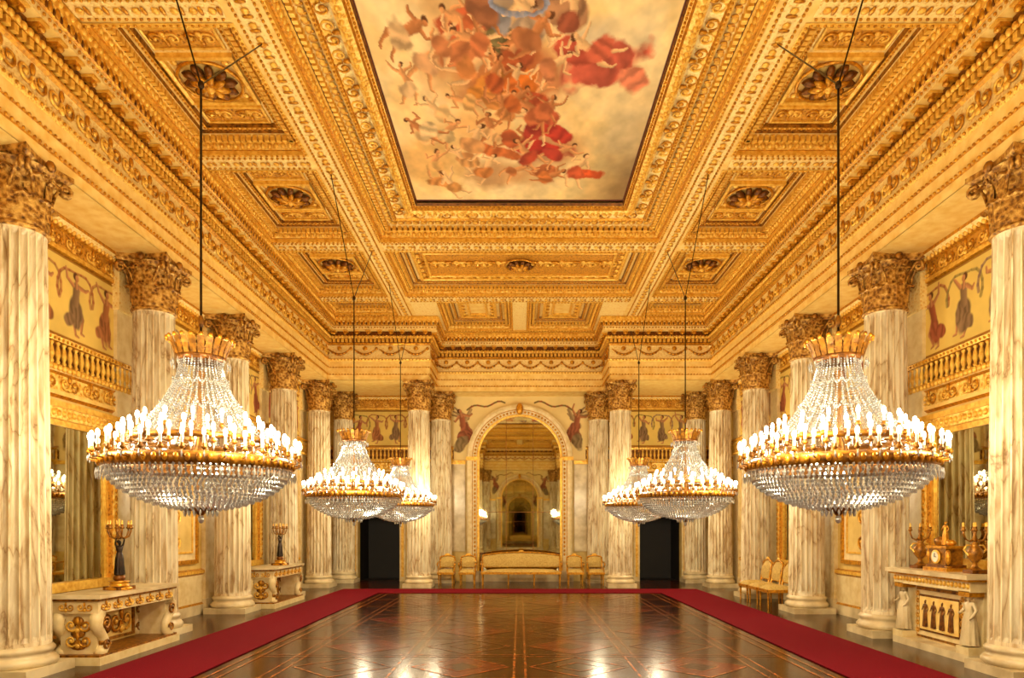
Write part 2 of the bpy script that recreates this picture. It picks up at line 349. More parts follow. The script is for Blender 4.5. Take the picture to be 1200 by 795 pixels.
def _garl(p):
    P=[(-.34+.68*k/12,0.02,.08-.17*sin(pi*k/12)) for k in range(13)]
    p.tube(P,[.014+.024*sin(pi*k/12) for k in range(13)],6,'gold')
    p.ell((-.34,.02,.08),(.05,.03,.06),6,4,'gold')
    for k in range(5): p.ell((-.2+.1*k,.05,.04-.14*sin(pi*(.2+.15*k))),(.03,.02,.03),5,4,'goldold')
    p.ell((0,.02,.09),(.07,.03,.07),8,5,'gold')
garland=proto(_garl)
def _ros(p,r=.3,ma='gold',mb_='goldlt'):
    for ring,(k,rr_,w,z,mm) in enumerate([(10,.66,.17,-.02,ma),(8,.36,.14,-.06,mb_)]):
        for i in range(k):
            a=2*pi*(i+.5*ring)/k
            p.ell((rr_*r*1,0,0),(r*.36,r*w,r*.16),6,4,mm,mat=T((0,0,z),a))
    p.ell((0,0,-.08),(r*.17,r*.17,r*.2),8,5,'goldlt')
    p.tube([(r*1.12*cos(2*pi*k/24),r*1.12*sin(2*pi*k/24),-.01) for k in range(25)],r*.07,5,mb_)
rosette=proto(lambda p:_ros(p,.3,'golddk','gold')); rossm=proto(lambda p:_ros(p,.13))
acan=proto(lambda p:(p.ell((0,0,0),(.05,.03,.075),6,4,'gold'),p.ell((.06,0,-.02),(.02,.015,.05),5,4,'golddk')))
acan2=proto(lambda p:(p.ell((0,0,0),(.07,.07,.03),6,4,'goldlt'),p.ell((.11,0,0),(.04,.1,.02),6,4,'gold')))
# ------------------------------------------------------------------ column
def leaf(p,r0,z0,h,w,curl,m='capgold',az=0):
    V=[];ns=9;nt_=5
    for i in range(ns):
        t=i/(ns-1)
        if t<.7: r=r0+.03*t; z=z0+h*t/.8
        else:
            a=(t-.7)/.3*pi*.85; r=r0+.02+curl*(1-cos(a))*.75; z=z0+h*.875+curl*sin(a)*1.0
        ww=w*(1-.45*t**3)*(1+.22*(i%2))
        for j in range(nt_):
            u=j/(nt_-1)*2-1
            V.append((r-.03*abs(u)**1.5+.015*(1-abs(u)),u*ww,z-.02*abs(u)*t))
    F=[(i*nt_+j,i*nt_+j+1,(i+1)*nt_+j+1,(i+1)*nt_+j) for i in range(ns-1) for j in range(nt_-1)]
    p.add(V,F,m,False,T((0,0,0),az))
HC=6.17
def column():
    p=MB(); 
    p.box(-.43,.43,-.43,.43,0,.12,'marblew')
    p.lathe([(.3,.12),(.41,.12),(.435,.15),(.435,.19),(.41,.225),(.39,.235),(.375,.265),(.385,.285),(.40,.30),(.40,.33),(.38,.35),(.365,.37)],40,'marblew')
    nfl=22; zs=[.37,.42,.48,2.0,3.5,4.9,5.36,5.42,5.47]
    V=[];N=nfl*6
    for k,z in enumerate(zs):
        t=(z-.37)/5.1; r=.362-.05*t**1.4
        dep=.0 if k in(0,1,7,8) else .036
        for i in range(N):
            a=2*pi*i/N; ph=i%6; d={0:0,1:0,2:dep*.7,3:dep,4:dep,5:dep*.7}[ph]
            V.append(((r-d)*cos(a),(r-d)*sin(a),z))
    F=[(j*N+i,j*N+(i+1)%N,(j+1)*N+(i+1)%N,(j+1)*N+i) for j in range(len(zs)-1) for i in range(N)]
    ms=['marble' if (i%6==0 or j in(0,7)) else 'marbleshade' for j in range(len(zs)-1) for i in range(N)]
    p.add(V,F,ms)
    p.lathe([(.31,5.44),(.34,5.45),(.35,5.47),(.34,5.5),(.30,5.51),(.31,5.9),(.35,6.15),(.41,6.24)],32,'capgold')
    for i in range(8): leaf(p,.32,5.5,.34,.12,.065,az=2*pi*i/8)
    for i in range(8): leaf(p,.335,5.62,.5,.11,.075,az=2*pi*(i+.5)/8)
    for i in range(4):
        a=pi/4+pi/2*i; M=T((0,0,0),a)
        for sg in (-1,1):
            st=[(.34,sg*.12,5.88),(.38,sg*.10,6.02),(.45,sg*.05,6.16)]
            sp=[(.50+.075*(1-.8*t)*cos(b),sg*.03,6.13+.075*(1-.8*t)*sin(b)) for t,b in [(k/11,pi*.6-2.6*pi*k/11) for k in range(12)]]
            p.tube(st+sp,[.02]*3+[.028]*12,5,'capgold',mat=M)
    for i in range(4):
        M=T((0,0,0),pi/2*i); p.ell((.42,0,6.28),(.05,.07,.07),7,5,'goldold',mat=M)
        for sg in(-1,1): p.tube([(.40,sg*(.07+.05*(1-.7*t)*cos(b)),6.12+.05*(1-.7*t)*sin(b)) for t,b in [(k/9,-pi/2+2.2*pi*k/9) for k in range(10)]],.016,4,'capgold',mat=M)
    P=[]
    for i in range(4):
        a0=pi/4+pi/2*i; a1=a0+pi/2; p0=np.array([cos(a0),sin(a0)])*.6; p1=np.array([cos(a1),sin(a1)])*.6; nm=np.array([cos((a0+a1)/2),sin((a0+a1)/2)])
        for k in range(6):
            t=k/6; q=p0*(1-t)+p1*t-nm*.08*sin(pi*t)*1; P.append(q)
    n=len(P); V=[(q[0]*s_,q[1]*s_,z) for s_,z in [(.9,6.24),(.96,6.27),(1,6.28),(1,6.35)] for q in P]
    F=[(j*n+i,j*n+(i+1)%n,(j+1)*n+(i+1)%n,(j+1)*n+i) for j in range(3) for i in range(n)]+[tuple(range(3*n,4*n)),tuple(range(n))]
    p.add(V,F,'capgold')
    V=p.verts(); V[:,2]*=HC/6.35
    return p.build('corinthian_column',True)
COL=column()
cols=[]
for k in range(-4,5):
    for sx in(-1,1): cols.append((sx*6.05,8.2+3.1*k))
for sx in(-1,1):
    for y in(20.6,-4.2): cols.append((sx*3.04,y))
    for y in(22.31,-5.91): cols.append((sx*2.57,y)); cols.append((sx*5.75,y))
for x,y in cols: obj('corinthian_column',COL,(x,y,0))
# ------------------------------------------------------------------ entablature
ENT=[(-2.7,-5.6),(2.7,-5.6),(2.7,-3.9),(5.72,-3.9),(5.72,20.3),(2.7,20.3),(2.7,22.0),(-2.7,22.0),(-2.7,20.3),(-5.72,20.3),(-5.72,-3.9),(-2.7,-3.9)]
mb=MB()
prof=[(0,HC),(0,6.33),(.025,6.34),(.025,6.54),(.05,6.55),(.05,6.72),(.09,6.79),(.03,6.82),(.03,7.2),(.07,7.24),(.07,7.27),(.05,7.27),(.05,7.38),(.12,7.39),(.12,7.46),(.08,7.47),(.08,7.60),(.25,7.61),(.25,7.72),(.29,7.74),(.31,7.84),(.31,7.99)]
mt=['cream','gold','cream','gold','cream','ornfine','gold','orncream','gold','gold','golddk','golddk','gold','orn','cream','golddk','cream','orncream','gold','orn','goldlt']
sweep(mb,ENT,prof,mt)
rows(mb,ENT,.09,6.76,.1,bead); rows(mb,ENT,.055,6.335,.09,bead); rows(mb,ENT,.055,6.545,.09,bead)
for i in range(len(ENT)):
    a,b_=ENT[i],ENT[(i+1)%len(ENT)]
    if abs(a[0]-b_[0])<.01 and abs(a[1]-b_[1])>5: rows(mb,[a,b_],.05,7.01,.5,scroll,False)
    else: rows(mb,[a,b_],.045,7.01,.7,garland,False)
rows(mb,ENT,.05,7.375,.12,dent); rows(mb,ENT,.13,7.43,.1,egg)
rows(mb,ENT,.08,7.60,.32,modil); rows(mb,ENT,.30,7.79,.13,acan); rows(mb,ENT,.26,7.665,.09,bead); rows(mb,ENT,.31,7.93,.11,egg)
for sx in(-1,1):
    mb.box(*sorted((sx*5.72,sx*6.6)),-3.9,20.3,HC,HC+.01,'cream'); mb.box(*sorted((sx*2.7,sx*6.6)),20.3,22.8,HC,HC+.01,'cream'); mb.box(*sorted((sx*2.7,sx*6.6)),-6.4,-3.9,HC,HC+.01,'cream')
mb.box(-2.7,2.7,22.0,22.8,HC,HC+.01,'cream'); mb.box(-2.7,2.7,-6.4,-5.6,HC,HC+.01,'cream')
mb.build('trim_1')
# ------------------------------------------------------------------ ceiling
mb=MB(); Z=8.0
YB=[8.2+3.45*k for k in range(-3,4)]
def beam(x0,x1,y0,y1):
    mb.box(x0,x1,y0,y1,Z,8.7,'cream')
    if min(x1-x0,y1-y0)>.5 and min(x1-x0,y1-y0)<.7:
        if y1-y0>x1-x0: xm=(x0+x1)/2; L=[(xm,y0),(xm,y1)]; mb.box(xm-.13,xm+.13,y0,y1,Z-.012,Z+.01,'orncream')
        else: ym=(y0+y1)/2; L=[(x0,ym),(x1,ym)]; mb.box(x0,x1,ym-.13,ym+.13,Z-.012,Z+.01,'orncream')
        rows(mb,L,0,Z-.03,.24,acan2,False,0,.8); rows(mb,L,.15,Z-.015,.09,bead,False); rows(mb,L,-.15,Z-.015,.09,bead,False)
for sx in(-1,1):
    beam(*sorted((sx*3.02,sx*3.58)),-5.6,22.0)
    mb.box(*sorted((sx*5.4,sx*5.75)),-3.9,20.3,Z+.001,8.7,'goldlt')
    for y in YB: beam(*sorted((sx*3.58,sx*5.4)),y-.27,y+.27)
    for a,b_ in((19.88,22.8),(-6.4,-3.48)): mb.box(*sorted((sx*3.58,sx*5.75)),a,b_,Z,8.7,'goldlt')
for a in (8.2+6.9,8.2-6.9,8.2+10.35,8.2-10.35): beam(-3.02,3.02,a-.27,a+.27)
for a,b_ in((21.45,22.8),(-6.4,-5.05)): mb.box(-3.02,3.02,a,b_,Z,8.7,'goldlt')
for a,b_ in((18.82,21.45),(-5.05,-2.42)):
    mb.box(-.25,.25,a,b_,Z,8.7,'orncream')
    for sx in(-1,1): mb.box(*sorted((sx*2.25,sx*3.02)),a,b_,Z,8.7,'orncream')
def rect(x0,x1,y0,y1): return [(x0,y0),(x1,y0),(x1,y1),(x0,y1)]
def frame(x0,x1,y0,y1,z,w=.05,h=.04,m='goldlt'):
    sweep(mb,rect(x0,x1,y0,y1),[(0,z),(0,z-h),(w*.5,z-h*1.3),(w,z-h),(w,z)],m)
def coffer(x0,x1,y0,y1,kind='ros'):
    if x0>x1: x0,x1=x1,x0
    P=rect(x0,x1,y0,y1)
    pr=[(-.05,7.99),(-.04,7.98),(.008,7.98),(.008,8.05),(.04,8.05),(.05,8.13),(.1,8.15),(.1,8.2),(.2,8.23),(.22,8.28),(.27,8.28),(.29,8.24),(.34,8.24),(.36,8.31)]
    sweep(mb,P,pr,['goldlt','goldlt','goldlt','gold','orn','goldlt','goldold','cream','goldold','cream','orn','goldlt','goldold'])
    rows(mb,P,-.02,7.98,.09,bead); rows(mb,P,.06,8.11,.11,egg); rows(mb,P,.13,8.205,.1,dent); rows(mb,P,.315,8.235,.08,bead)
    a0,a1,b0,b1=x0+.36,x1-.36,y0+.36,y1-.36
    mb.box(a0,a1,b0,b1,8.31,8.33,'orncream')
    cx,cy=(a0+a1)/2,(b0+b1)/2
    if kind=='ros':
        hw=min(a1-a0,b1-b0)/2-.02
        if b1-b0>1.6:
            frame(cx-hw,cx+hw,cy-hw,cy+hw,8.31,.07,.07)
            mb.box(cx-hw+.1,cx+hw-.1,cy-hw+.1,cy+hw-.1,8.30,8.315,'cream')
            for sy in(-1,1):
                ya,yb=sorted((cy+sy*(hw+.1),cy+sy*((b1-b0)/2-.05))); frame(a0+.05,a1-.05,ya,yb,8.31,.04,.04)
                mb.box(a0+.1,a1-.1,ya+.06,yb-.06,8.29,8.315,'reliefdk')
                for k in range(2): mb.addp(scroll,T((cx-.24+.48*k,(ya+yb)/2,8.28),0,(.9,1,.9),-pi/2))
            mb.addp(rosette,T((cx,cy,8.26),0,1.3))
            for ax in(-1,1):
                for ay in(-1,1): mb.addp(acan2,T((cx+ax*(hw-.17),cy+ay*(hw-.17),8.28),ax*ay*pi/4,.8))
        else: frame(a0+.04,a1-.04,b0+.03,b1-.03,8.31,.03,.03)
    else:
        frame(a0+.08,a1-.08,b0+.08,b1-.08,8.31,.09,.07); mb.box(a0+.25,a1-.25,b0+.25,b1-.25,8.29,8.315,'reliefdk' if kind=='long' else 'cream'); frame(a0+.35,a1-.35,b0+.35,b1-.35,8.29,.06,.05)
        rows(mb,rect(a0,a1,b0,b1),.2,8.28,.3,acan2)
        if kind=='long':
            mb.addp(rosette,T((cx,cy,8.25),0,1.1))
            for k in range(-4,5):
                if k: mb.addp(scroll,T((cx+k*.52,cy,8.27),0,1.5,-pi/2))
ye=[-3.48]+YB+[19.88]
for i in range(len(ye)-1):
    a=ye[i]+(.27 if i>0 else 0); b_=ye[i+1]-(.27 if i<len(ye)-2 else 0)
    for sx in(-1,1): coffer(sx*3.58,sx*5.4,a,b_)
for a,b_ in((15.37,18.28),(-1.88,1.03)): coffer(-3.02,3.02,a,b_,'long')
for a,b_ in((18.82,21.45),(-5.05,-2.42)):
    coffer(.25,2.25,a,b_,'sm'); coffer(-2.25,-.25,a,b_,'sm')
PF=rect(-3.02,3.02,1.57,14.83)
pr=[(-.05,7.99),(-.04,7.98),(.008,7.98),(.008,8.06),(.05,8.06),(.06,8.15),(.12,8.18),(.12,8.24),(.18,8.24),(.30,8.33),(.34,8.33),(.34,8.28),(.40,8.27),(.42,8.31),(.62,8.36),(.66,8.36),(.66,8.28),(.74,8.24),(.82,8.28),(.84,8.34),(.90,8.34),(.93,8.39)]
sweep(mb,PF,pr,['goldlt','goldlt','goldlt','gold','orn','goldlt','goldold','cream','orncream','cream','goldold','goldlt','gold','orncream','cream','goldold','orn','orn','gold','goldlt','golddk'])
rows(mb,PF,-.02,7.98,.09,bead); rows(mb,PF,.07,8.13,.12,egg); rows(mb,PF,.15,8.235,.12,dent); rows(mb,PF,.24,8.29,.16,acan2); rows(mb,PF,.38,8.27,.09,bead)
rows(mb,PF,.52,8.32,.56,proto(lambda p:p.addp(scroll,T((0,0,0),0,1,-pi/2)))); rows(mb,PF,.74,8.25,.12,egg); rows(mb,PF,.87,8.33,.08,bead)
mb.box(-7,7,-6.6,23,8.7,8.8,'cream')
mb.build('ceiling')
# ------------------------------------------------------------------ floor & carpet
mb=MB(); mb.box(-6.9,6.9,-6.7,23.1,-.1,0,'parquet')
def strip(a,b_,w,m='inlay',z=.002):
    a=np.array(a);b_=np.array(b_); d=(b_-a)/np.linalg.norm(b_-a); n=np.array([-d[1],d[0]])*w/2
    mb.add([(*(a-n),z),(*(b_-n),z),(*(b_+n),z),(*(a+n),z)],[(0,1,2,3)],m)
for k in range(-2,3): 
    for o in(-.07,.07): strip((k*1.5+o,-2.6),(k*1.5+o,18.3),.03)
for j in range(0,15):
    y=-2.6+1.5*j
    for o in(-.07,.07): strip((-3.6,y+o),(3.6,y+o),.03,z=.003)
    if j<14:
        for k in range(-2,2):
            cx,cy=k*1.5+.75,y+.75
            q=[(cx-.62,cy),(cx,cy-.62),(cx+.62,cy),(cx,cy+.62)]; q2=[(cx+(a-cx)*.45,cy+(b_-cy)*.45) for a,b_ in q]
            if (j+k)%2==0: mb.add([(*v,.0015) for v in q],[(0,1,2,3)],'inlayred'); mb.add([(*v,.0025) for v in q2],[(0,1,2,3)],'parquet')
            for i in range(4): strip(q[i],q[(i+1)%4],.035,z=.0035); strip(q2[i],q2[(i+1)%4],.025,z=.0035)
for w in(3.55,3.70): 
    for s_ in(-1,1): strip((s_*w,-2.8),(s_*w,18.3),.04,z=.004)
mb.build('floor')
mb=MB()
CR=[(-3.85,-2.4),(3.85,-2.4),(3.85,18.5),(-3.85,18.5)]
sweep(mb,CR,[(0,.004),(0,.016),(-1.25,.016),(-1.25,.004)],'carpet')
mb.build('red_carpet')
# ------------------------------------------------------------------ walls
X=6.6
for sx,nm in((-1,'wall_left'),(1,'wall_right')):
    mb=MB(); mb.box(*sorted((sx*X,sx*(X+.3))),-6.7,23.1,0,8.0,'wallc')
    mb.build(nm)
def endwall(nm):
    mb=MB(); f=22.8
    for a,b_ in((-6.6,-5.4),(-4.0,4.0),(5.4,6.6)): mb.box(a,b_,f,f+.3,0,2.25,'wallc')
    mb.box(-6.6,6.6,f,f+.3,2.25,8.0,'wallc')
    for s_ in(-1,1):
        x0,x1=sorted((s_*4.0,s_*5.4))
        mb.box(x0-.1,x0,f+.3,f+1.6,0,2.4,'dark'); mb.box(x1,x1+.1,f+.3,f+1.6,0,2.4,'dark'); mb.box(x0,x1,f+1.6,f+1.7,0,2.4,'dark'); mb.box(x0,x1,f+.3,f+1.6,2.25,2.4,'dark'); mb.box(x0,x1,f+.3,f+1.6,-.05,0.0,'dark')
    return mb.build(nm)
wb=endwall('wall_back'); obj('wall_front',wb.data,(0,16.4,0),0,(1,-1,1))
def door():
    mb=MB(); x0,x1=-.7,.7; f=0
    for a,b_ in((x0-.2,x0),(x1,x1+.2)):
        mb.box(a,b_,f-.06,f,0,2.25,'ivory'); mb.box(a+.06,b_-.06,f-.09,f-.06,.15,2.2,'goldlt')
    mb.box(x0-.2,x1+.2,f-.07,f,2.25,2.5,'ivory'); mb.box(x0-.28,x1+.28,f-.16,f,2.5,2.6,'gold'); mb.box(x0-.1,x1+.1,f-.09,f-.07,2.3,2.44,'orn')
    mb.box(x0,x1,f-.03,f,2.75,3.5,'ivory')
    for (a,b_,c_,d_) in((x0,x1,2.75,2.80),(x0,x1,3.45,3.5)): mb.box(a,b_,f-.06,f-.03,c_,d_,'gold')
    for a in(x0,x1-.05): mb.box(a,a+.05,f-.06,f-.03,2.8,3.45,'gold')
    for k in range(2): mb.addp(scroll,T(((x0+x1)/2-.3+.6*k,f-.06,3.12),pi,1.2))
    return mb.build('door_1',True)
DR=door()
for i,(x,y,r) in enumerate(((-4.7,22.795,0),(4.7,22.795,0),(-4.7,-6.395,pi),(4.7,-6.395,pi))): obj('door_%d'%(i+1),DR,(x,y,0),r)
# wall mouldings
WP=[(2.2,-6.4),(X,-6.4),(X,22.8),(2.2,22.8)]; WM=[(-2.2,22.8),(-X,22.8),(-X,-6.4),(-2.2,-6.4)]
mb=MB()
bal=proto(lambda p:(p.lathe([(.03,-.15),(.035,-.13),(.02,-.1),(.042,-.03),(.03,.05),(.018,.1),(.035,.13),(.03,.15)],6,'goldlt')))
for W in(WP,WM):
    sweep(mb,W,[(0,3.62),(.05,3.66),(.05,3.72),(.02,3.73),(.02,3.95),(.06,3.98),(.12,4.02),(.12,4.07),(.03,4.08),(.03,4.38),(.12,4.39),(.14,4.45),(.05,4.5),(0,4.5)],['gold','cream','gold','orn','gold','orncream','goldlt','golddk','golddk','gold','goldlt','gold','gold'],False)
    rows(mb,W,.08,4.23,.13,bal,False); rows(mb,W,.13,4.02,.1,egg,False); rows(mb,W,.04,3.84,.5,scroll,False,0,.8); rows(mb,W,.13,4.42,.09,bead,False)
    sweep(mb,W,[(0,5.70),(.05,5.72),(.05,5.78),(.03,5.79),(.03,6.02),(.1,6.06),(.16,6.12),(.16,HC)],['gold','goldlt','gold','reliefdk','gold','orncream','gold'],False)
    rows(mb,W,.04,5.905,.46,scroll,False,0,.8); rows(mb,W,.1,6.07,.1,egg,False)
    S=[W[1],W[2]]
    sweep(mb,S,[(.06,0),(.06,.2),(.03,.24),(.03,.8),(.07,.84),(.07,.9),(0,.93)],['marblew','gold','ivory','gold','goldlt','gold'],False)
mb.build('trim_2')
# pilasters behind each column
mb=MB()
for k in range(-4,5):
    y=8.2+3.1*k
    for sx in(-1,1):
        mb.box(*sorted((sx*6.52,sx*X)),y-.24,y+.24,0,5.3,'ivory'); mb.box(*sorted((sx*6.47,sx*X)),y-.27,y+.27,5.3,6.15,'orncream'); mb.box(*sorted((sx*6.49,sx*X)),y-.28,y+.28,0,.3,'marblew')
for y0,y1 in((22.70,22.8),(-6.4,-6.30)):
    for x in(-2.57,2.57,-3.2,3.2,-5.95,5.95):
        mb.box(x-.22,x+.22,y0,y1,0,5.3,'marble'); mb.box(x-.26,x+.26,y0,y1,5.3,6.15,'capgold')
mb.build('trim_3')
for sx in(-1,1):
    for k in range(-4,4):
        y=8.2+3.1*(k+.5); obj('wall_fresco',FR[(k+(1 if sx>0 else 0))%3],(sx*(X-.02),y,4.51),-sx*pi/2)
for i,sx in enumerate((-1,1)):
    obj('wall_fresco',FR[i],(sx*4.45,22.78,4.51),0,(.85,1,1)); obj('wall_fresco',FR[i+1],(sx*4.45,-6.38,4.51),pi,(.85,1,1))
obj('arch_fresco',SPAN,(0,22.78,0)); obj('arch_fresco',SPAN,(0,-6.38,0),pi)
# mirror bays (local: x along wall, -y toward the room, z up)
def mirror_bay(z0=.93):
    p=MB(); w=1.12
    p.box(-w,w,-.02,0,z0+.05,3.3,'mirror')
    for s_ in(-1,1):
        a,b_=sorted((s_*w,s_*(w+.16))); p.box(a,b_,-.1,0,z0,3.35,'reliefdk'); p.box(a+.03,b_-.03,-.13,-.1,z0+.1,3.1,'orn')
        for j in range(16): p.ell(((a+b_)/2,-.13,z0+.2+(2.9-z0)/16*j),(.035,.02,.05),6,4,'gold')
        p.box(a-.02,b_+.02,-.15,0,3.08,3.35,'capgold')
        a,b_=sorted((s_*(w-.06),s_*w)); p.box(a,b_,-.05,-.02,z0+.05,3.3,'goldlt')
    p.box(-w-.2,w+.2,-.13,0,3.3,3.46,'orn'); p.box(-w-.24,w+.24,-.18,0,3.46,3.54,'goldlt'); p.box(-w-.2,w+.2,-.12,0,z0-.08,z0+.05,'goldlt')
    p.box(-w,w,-.05,-.02,3.22,3.3,'goldlt')
    rows(p,[(w+.2,-.13),(-w-.2,-.13)],0,3.38,.11,egg,False)
    return p.build('wall_mirror',True)
def panel_bay():
    p=MB(); w=1.05
    p.box(-w,w,-.03,0,1.05,3.5,'ivory')
    for a,b_,c_,d_ in((-w,w,1.05,1.13),(-w,w,3.42,3.5),(-w,-w+.08,1.13,3.42),(w-.08,w,1.13,3.42)): p.box(a,b_,-.07,-.03,c_,d_,'gold')
    p.box(-w+.25,w-.25,-.045,-.03,1.3,3.25,'wallc')
    for a,b_,c_,d_ in((-w+.22,w-.22,1.26,1.3),(-w+.22,w-.22,3.25,3.29),(-w+.22,-w+.26,1.3,3.25),(w-.26,w-.22,1.3,3.25)): p.box(a,b_,-.06,-.03,c_,d_,'goldlt')
    for j in range(4): 
        p.addp(scroll,T((0,-.06,1.5+.5*j),0,1.4)); p.ell((0,-.05,1.72+.5*j),(.05,.03,.14),6,5,'gold')
    p.addp(rossm,T((0,-.04,2.3),0,2,pi/2))
    return p.build('wall_panel',True)
MBAY=mirror_bay(); MHI=mirror_bay(1.26); PBAY=panel_bay()
for sx in(-1,1):
    for k in range(-4,4):
        y=8.2+3.1*(k+.5); mir=(k%2==0); hi=sx>0 and k in(0,-2)
        obj('wall_mirror' if mir else 'wall_panel',(MHI if hi else MBAY) if mir else PBAY,(sx*X,y,0),-sx*pi/2)
# arched mirror
def arch():
    p=MB(); r=1.36; zs=4.14
    def path(rr): 
        L=[(rr,0.0),(rr,2.0)]; L+=[(rr*cos(a),zs+rr*sin(a)) for a in np.linspace(0,pi,33)]; L+=[(-rr,2.0),(-rr,0.0)]; return L
    L=path(r+.02); p.add([(x,-.03,z) for x,z in L],[tuple(range(len(L)))],'mirror')
    pr=[(r-.02,-.03),(r-.02,-.08),(r+.05,-.10),(r+.07,-.06),(r+.2,-.08),(r+.22,-.12),(r+.3,-.16),(r+.38,-.14),(r+.4,0)]
    ms=['gold','goldlt','gold','ivory','gold','ivory','ivory','gold']
    for k in range(len(pr)-1):
        A=path(pr[k][0]);B=path(pr[k+1][0]); n=len(A)
        p.add([(x,pr[k][1],z) for x,z in A]+[(x,pr[k+1][1],z) for x,z in B],[(i,i+1,n+i+1,n+i) for i in range(n-1)],ms[k])
    for a in np.linspace(0,pi,40): p.ell(((r+.13)*cos(a),-.08,zs+(r+.13)*sin(a)),(.04,.02,.04),6,4,'gold')
    for s_ in(-1,1):
        for j in range(24): p.ell((s_*(r+.13),-.08,.9+.135*j),(.035,.02,.05),6,4,'gold')
        p.box(*sorted((s_*(r-.04),s_*(r+.42))),-.2,0,zs-.12,zs,'goldlt'); p.box(*sorted((s_*(r-.03),s_*(r+.42))),-.2,0,0,.35,'marblew')
    p.box(-r,r,-.12,-.02,0,.35,'marblew'); p.ell((0,-.18,5.72),(.12,.08,.2),8,6,'gold')
    for x in(-.45,.45): p.box(x-.008,x+.008,-.036,-.03,.35,5.35,'golddk')
    p.box(-r,r,-.036,-.03,2.3,2.316,'golddk'); p.box(-r,r,-.036,-.03,4.1,4.116,'golddk')
    for s_ in(-1,1): p.box(*sorted((s_*1.82,s_*2.3)),-.03,0,1.0,3.9,'marblew'); p.box(*sorted((s_*1.8,s_*2.34)),-.1,0,3.9,4.02,'goldlt')
    return p.build('arched_mirror',True)
AR=arch(); obj('arched_mirror',AR,(0,22.77,0)); obj('arched_mirror',AR,(0,-6.37,0),pi)
# ------------------------------------------------------------------ statue figure (skin)
def human(J,E,lvl=1):
    me=bpy.data.meshes.new('tmp'); names=list(J); idx={k:i for i,k in enumerate(names)}
    me.from_pydata([J[k][0] for k in names],[(idx[a],idx[b_]) for a,b_ in E],[])
    o=bpy.data.objects.new('tmp',me); sc.collection.objects.link(o)
    md=o.modifiers.new('Skin','SKIN'); md.use_smooth_shade=True
    for i,k in enumerate(names):
        sv=me.skin_vertices[0].data[i]; r_=J[k][1]; sv.radius=(r_,r_) if np.isscalar(r_) else r_; sv.use_root=(i==0)
    s=o.modifiers.new('Sub','SUBSURF'); s.levels=lvl; s.render_levels=lvl
    bpy.context.view_layer.update(); dg=bpy.context.evaluated_depsgraph_get(); ev=o.evaluated_get(dg); m2=ev.to_mesh()
    V=np.array([tuple(v.co) for v in m2.vertices]); F=[tuple(f.vertices) for f in m2.polygons]; ev.to_mesh_clear()
    bpy.data.objects.remove(o); bpy.data.meshes.remove(me); return V,F
def statue(m,arms='up',dress=True):
    if arms=='up': AL=[((.13,0,.86),.024),((.13,-.03,.98),.018),((.12,-.04,1.03),.016)]; AR_=[((-.13,0,.86),.024),((-.13,-.03,.98),.018),((-.12,-.04,1.03),.016)]
    else: AL=[((.14,.01,.66),.026),((.11,-.05,.54),.02),((.09,-.08,.51),.017)]; AR_=[((-.14,0,.67),.026),((-.12,-.09,.60),.02),((-.09,-.12,.62),.017)]
    J={'pel':((0,0,.53),(.085,.06)),'waist':((0,0,.62),(.062,.05)),'chest':((0,-.005,.73),(.085,.06)),'neck':((0,0,.815),.028),'jaw':((0,-.012,.855),.036),'head':((0,-.005,.905),.05),'top':((0,0,.95),.03),
     'hl':((.05,0,.49),.055),'kl':((.065,-.03,.28),.038),'al':((.06,.0,.05),.022),'tl':((.065,-.07,.018),.02),
     'hr':((-.05,0,.49),.055),'kr':((-.055,.0,.28),.038),'ar':((-.05,.02,.05),.022),'tr':((-.055,-.05,.018),.02),
     'sl':((.085,0,.79),.034),'el':AL[0],'wl':AL[1],'hdl':AL[2],'sr':((-.085,0,.79),.034),'er':AR_[0],'wr':AR_[1],'hdr':AR_[2]}
    E=[('pel','waist'),('waist','chest'),('chest','neck'),('neck','jaw'),('jaw','head'),('head','top'),('pel','hl'),('hl','kl'),('kl','al'),('al','tl'),('pel','hr'),('hr','kr'),('kr','ar'),('ar','tr'),('chest','sl'),('sl','el'),('el','wl'),('wl','hdl'),('chest','sr'),('sr','er'),('er','wr'),('wr','hdr')]
    p=MB()
    try: V,F=human(J,E); p.add(V,F,m,True)
    except Exception as ex:
        print('skin fail',ex); 
        for a,b_ in E: p.tube([J[a][0],J[b_][0]],.04,6,m)
    p.ell((0,.035,.925),(.05,.04,.045),8,6,m); p.ell((0,-.055,.9),(.008,.012,.014),5,4,m)
    if dress: p.lathe([(.125,.03),(.118,.15),(.105,.3),(.10,.45),(.085,.56),(.065,.63)],36,m,mod=lambda a,z:(1+.14*cos(9*a)*(1-z)) )
    p.verts(); return p
ST_up=statue('bronze','up'); ST_dn=statue('marblew','down'); ST_small=statue('golddk','down'); ST_gold=statue('gold','down')
def cand(p,z,r,n,m='gold',lit=False,h=.3):
    p.lathe([(.02,z),(.045,z+.02),(.02,z+.05),(.03,z+h*.5),(.015,z+h*.7),(.03,z+h),(.0001,z+h+.02)],8,m)
    for i in range(n):
        a=2*pi*i/n; M=T((0,0,0),a)
        p.tube([(0.01,0,z+.06),(r*.4,0,z+.01),(r*.8,0,z+.04),(r,0,z+.12),(r,0,z+.16)],.012,5,m,mat=M)
        p.lathe([(.008,z+.14),(.035,z+.16),(.02,z+.18),(.022,z+.21),(.0001,z+.21)],7,m,mat=M@T((r,0,0)))
        p.lathe([(.012,z+.2),(.012,z+.26),(.0001,z+.27)],6,'goldlt',mat=M@T((r,0,0)))
    p.lathe([(.012,z+h),(.012,z+h+.1),(.0001,z+h+.11)],6,'goldlt')
